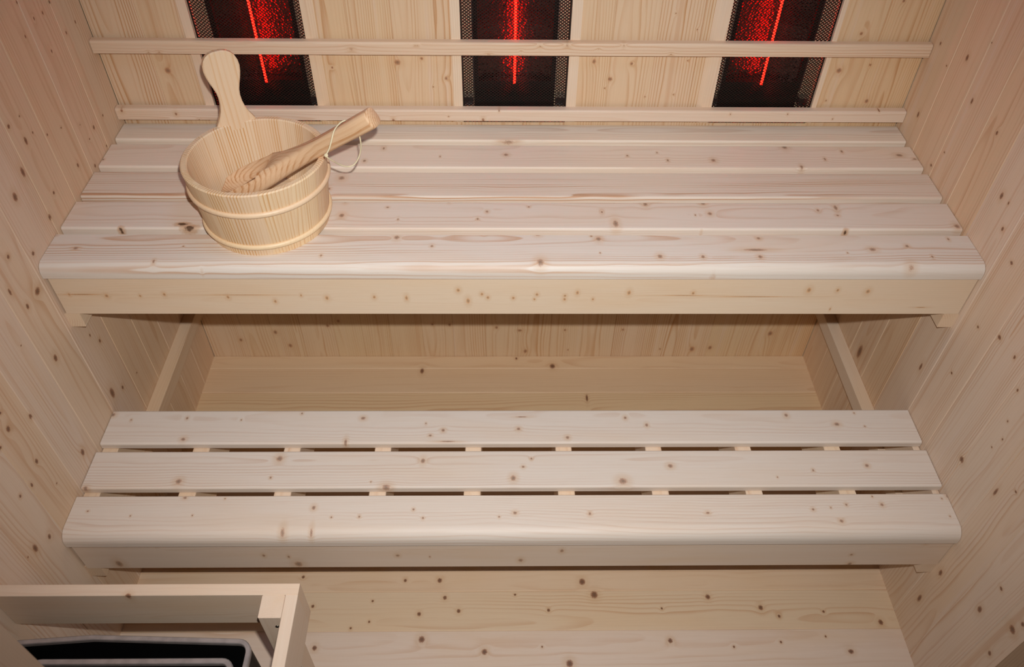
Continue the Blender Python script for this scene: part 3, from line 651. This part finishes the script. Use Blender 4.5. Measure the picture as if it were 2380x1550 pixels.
# ------------------------------------------------------------ ladle lying in the bucket
M_ladle = wood('pine_ladle', contrast=0.75, spacing=0.0046, quarter=0.012, pith=(0.012, 0.02), early=srgb(222, 182, 134), late=srgb(184, 128, 78), vary=0.2, tilt=0.02, knotcol=(90, 62, 45))
TIP = Vector((-0.2255, -0.3545, 0.9380)); LD = Vector((-0.77343, 0.264566, -0.57603)).normalized()
ld = thing('wooden_ladle', tuple(Vector((-0.470, -0.271, 0.738))), 'honey coloured wooden ladle leaning in the bucket with a cord loop on its handle', 'ladle')
LA = LD.cross(Vector((0, 0, 1))).normalized(); LB = LA.cross(LD).normalized()
if LB.z < 0: LB = -LB
sec = [(0.000, 0.0125, 0.0125, 0), (0.0015, 0.0145, 0.0148, 0), (0.004, 0.0152, 0.0155, 0), (0.04, 0.0150, 0.0152, 0), (0.09, 0.0146, 0.0148, 0), (0.125, 0.0146, 0.0146, 0), (0.150, 0.0158, 0.0148, 0),
       (0.172, 0.0185, 0.0152, 0), (0.192, 0.0222, 0.0160, 0), (0.212, 0.0270, 0.0170, 0), (0.232, 0.0325, 0.0182, 0.15), (0.250, 0.0370, 0.0192, 0.6), (0.275, 0.0395, 0.0195, 1.0), (0.298, 0.0390, 0.0188, 0.95), (0.312, 0.0350, 0.0170, 0.6), (0.321, 0.0265, 0.0130, 0.1), (0.325, 0.0160, 0.0085, 0.0)]
LEND = Vector((-0.5120, -0.2990, 0.7575))
def laxis(t_):
    t0 = 0.110
    if t_ <= t0: return TIP + LD * t_
    p0 = TIP + LD * t0; k = (t_ - t0) / 0.215
    p1 = p0 + LD * 0.105
    return p0 * (1 - k) ** 2 + p1 * 2 * k * (1 - k) + LEND * k * k
def lsec(t_, a, b, dent):
    c = laxis(t_); pts = []
    tg = (laxis(t_ + 0.001) - laxis(t_ - 0.001)).normalized()
    LA = tg.cross(Vector((0, 0, 1))).normalized(); LB = LA.cross(tg).normalized()
    if LB.z < 0: LB = -LB
    for i in range(24):
        th = 2 * math.pi * i / 24
        ex = 0.62
        ca, sb = math.cos(th), math.sin(th)
        x = a * math.copysign(abs(ca) ** ex, ca); y = b * math.copysign(abs(sb) ** ex, sb)
        if dent and sb > 0.3 and abs(x) < a * 0.86:
            y = b * (1 - 1.45 * dent * (1 - (x / (a * 0.86)) ** 2) ** 0.5)
        pts.append(c + LA * x + LB * y)
    return pts
m = MB(); vs = []; fs = []
for q in sec: vs += lsec(*q)
for i in range(len(sec) - 1):
    for k in range(24):
        l = (k + 1) % 24
        fs.append((i * 24 + k, i * 24 + l, (i + 1) * 24 + l, (i + 1) * 24 + k))
fs.append(tuple(reversed(range(24)))); fs.append(tuple((len(sec) - 1) * 24 + k for k in range(24)))
m.add(vs, fs, 'x', 63.0, True)
for q, p in enumerate(vs):
    d = p - TIP; m.w[q] = (d.dot(LD), d.dot(LA), d.dot(LB)); m.k[q] = m.w[q]
o = m.build('scoop', M_ladle, ld)
try: o.data.set_sharp_from_angle(angle=math.radians(38))
except Exception: pass
M_cord = plain('cream_cord', (226, 212, 176), 0.8)
cp = [(-0.2674, -0.3631, 0.9380), (-0.2754, -0.3695, 0.9363), (-0.2841, -0.3770, 0.9283), (-0.2898, -0.3846, 0.9139), (-0.2942, -0.3889, 0.9027), (-0.3000, -0.3918, 0.8928), (-0.2971, -0.3909, 0.8867), (-0.2879, -0.3756, 0.8669), (-0.2777, -0.3665, 0.8551), (-0.2668, -0.3609, 0.8538), (-0.2575, -0.3572, 0.8645), (-0.2515, -0.3543, 0.8813), (-0.2505, -0.3546, 0.8950), (-0.2516, -0.3525, 0.9065)]
def smooth_path(pts, k=5):
    P = [Vector(p) for p in pts]; r = []
    for i in range(len(P) - 1):
        a, b, c, d = P[max(i - 1, 0)], P[i], P[i + 1], P[min(i + 2, len(P) - 1)]
        for j in range(k):
            s_ = j / k
            r.append(0.5 * ((2 * b) + (c - a) * s_ + (2 * a - 5 * b + 4 * c - d) * s_ ** 2 + (3 * b - a - 3 * c + d) * s_ ** 3))
    r.append(P[-1]); return r
m = MB(); m.tube(smooth_path(cp), 0.0012, 8)
cord = m.build('cord', M_cord, ld, label='thin cream cord loop')
m = MB()
for k in range(3):
    c = Vector(cp[5]); pts = []
    for i in range(13):
        a = 2 * math.pi * i / 12
        dv = [Vector((math.cos(a), math.sin(a), 0.3 * math.sin(a + k))), Vector((math.cos(a), 0.4 * math.sin(a), math.sin(a))), Vector((0.3 * math.cos(a), math.cos(a), math.sin(a)))][k]
        pts.append(c + dv * 0.0021)
    m.tube(pts, 0.0012, 8)
m.build('knot', M_cord, cord)

# ------------------------------------------------------------ wooden guard and stove in the corner by the door
M_gb = wood('spruce_guard_back', KN['GB'] + KN['GBf'], contrast=0.22, spacing=0.0034)
M_gs = wood('spruce_guard_side', contrast=0.18, spacing=0.0034)
GX, GY, GZ0, GZ1 = -0.3345, -0.8850, 0.3535, 0.4500
g = thing('stove_guard', (-0.57, -0.98, 0.0), 'wooden guard rail on a corner post around the black stove, bottom left', 'guard rail')
m = MB(); m.box(-W + 0.001, GX, GY - 0.0188, GY, GZ0, GZ1, ax='xz', ch=0.0008)
o = len(m.v)
m.k = [(p[0], p[1], p[2]) for p in m.v]
m.build('back_rail', M_gb, g)
m = MB(); m.box(GX - 0.0190, GX, FRONT + 0.042, GY - 0.0190, GZ0, GZ1, ax='yz', ch=0.0008)
m.build('side_rail', M_gs, g)
m = MB(); m.box(GX - 0.0190 - 0.0345, GX - 0.0192, GY - 0.0190 - 0.0360, GY - 0.0190, 0.0, GZ1 - 0.0004, ax='z', ch=0.0012)
post = m.build('post', M_gs, g)
M_screw = plain('screw_steel', (120, 115, 105), 0.3, 1.0)
m = MB()
for (sx, sz) in ((-0.3640, 0.4215),):
    m.tube([(sx, GY - 0.0545, sz), (sx, GY - 0.0562, sz)], 0.0032, 10)
m.build('screw', M_screw, post)

M_stove = plain('stove_black', (9, 9, 10), 0.5)
M_rim = plain('stove_rim_steel', (196, 186, 182), 0.38, 0.55)
M_dark = plain('dark_insert', (26, 15, 11), 0.6)
st = thing('sauna_stove', (-0.60, -1.0, 0.0), 'black sauna stove with a rounded silver rim inside the wooden guard', 'stove')
def rrect(x0, x1, y0, y1, r, bow=0.0, n=6):
    p = []
    for (cx, cy, d) in ((x1 - r, y1 - r, 0), (x0 + r, y1 - r, 90), (x0 + r, y0 + r, 180), (x1 - r, y0 + r, 270)):
        if d == 90 and bow:
            p.append((-0.655, y1 + bow))
        p += arc(cx, cy, r, d, d + 90, n)
    return p
SX0, SX1, SY0, SY1, SZ = -0.788, -0.409, -1.072, -0.9420, 0.380
outl = rrect(SX0, SX1, SY0, SY1, 0.022, 0.0075)
m = MB(); n = len(outl)
inn = rrect(SX0 + 0.004, SX1 - 0.004, SY0 + 0.004, SY1 - 0.004, 0.018, 0.0075)
vs = [(x, y, 0.02) for x, y in outl] + [(x, y, SZ) for x, y in outl] + [(x, y, SZ) for x, y in inn] + [(x, y, SZ - 0.12) for x, y in inn]
fs = [tuple(reversed(range(n))), tuple(range(3 * n, 4 * n))]
for l in range(3):
    for i in range(n):
        j = (i + 1) % n; fs.append((l * n + i, l * n + j, (l + 1) * n + j, (l + 1) * n + i))
m.add(vs, fs, 'x'); m.build('casing', M_stove, st)
def rim(path, w_, z, name):
    m = MB(); P = [Vector((x, y, z)) for x, y in path]; N = len(P); vs = []; fs = []
    for i in range(N):
        t_ = (P[(i + 1) % N] - P[i - 1]).normalized(); nn = Vector((t_.y, -t_.x, 0))
        for (a, b) in ((0.0006, -0.006), (0.0006, 0.001), (-0.001, 0.0026), (-w_ + 0.001, 0.0026), (-w_, 0.001), (-w_, -0.006)):
            vs.append(P[i] + nn * a + Vector((0, 0, b)))
    for i in range(N):
        for k in range(6):
            l = (k + 1) % 6
            fs.append((i * 6 + k, ((i + 1) % N) * 6 + k, ((i + 1) % N) * 6 + l, i * 6 + l))
    m.add(vs, fs, 'x', smooth=False)
    return m.build(name, M_rim, st)
rim(outl, 0.0075, SZ, 'rim')
io = rrect(SX0 + 0.045, -0.4310, SY0 + 0.03, -0.9700, 0.020)
rim(io, 0.0085, SZ - 0.004, 'inner_rim')
m = MB(); n = len(io)
vs = [(x, y, SZ - 0.006) for x, y in io] + [(x, y, SZ - 0.10) for x, y in io]
i2 = rrect(SX0 + 0.049, -0.4350, SY0 + 0.034, -0.9740, 0.017)
vs = [(x, y, SZ - 0.115) for x, y in io] + [(x, y, SZ - 0.005) for x, y in io] + [(x, y, SZ - 0.005) for x, y in i2] + [(x, y, SZ - 0.06) for x, y in i2]
fs = [tuple(reversed(range(n))), tuple(range(3 * n, 4 * n))]
for l in range(3):
    for i in range(n):
        j = (i + 1) % n; fs.append((l * n + i, l * n + j, (l + 1) * n + j, (l + 1) * n + i))
m.add(vs, fs, 'x'); m.build('insert', M_dark, st)

# ceiling lamp (above the frame): the disc the light leaves from
lp = thing('ceiling_lamp', (0, -0.62, TOP), 'round white ceiling lamp above the benches', 'lamp')
m = MB(); m.tube([(0, -0.62, TOP), (0, -0.62, TOP - 0.012)], [0.19, 0.19], 40)
m.build('lamp_body', plain('white_lamp', (235, 235, 235), 0.5), lp)

for o in bpy.data.objects:
    if '_base' in o: del o['_base']
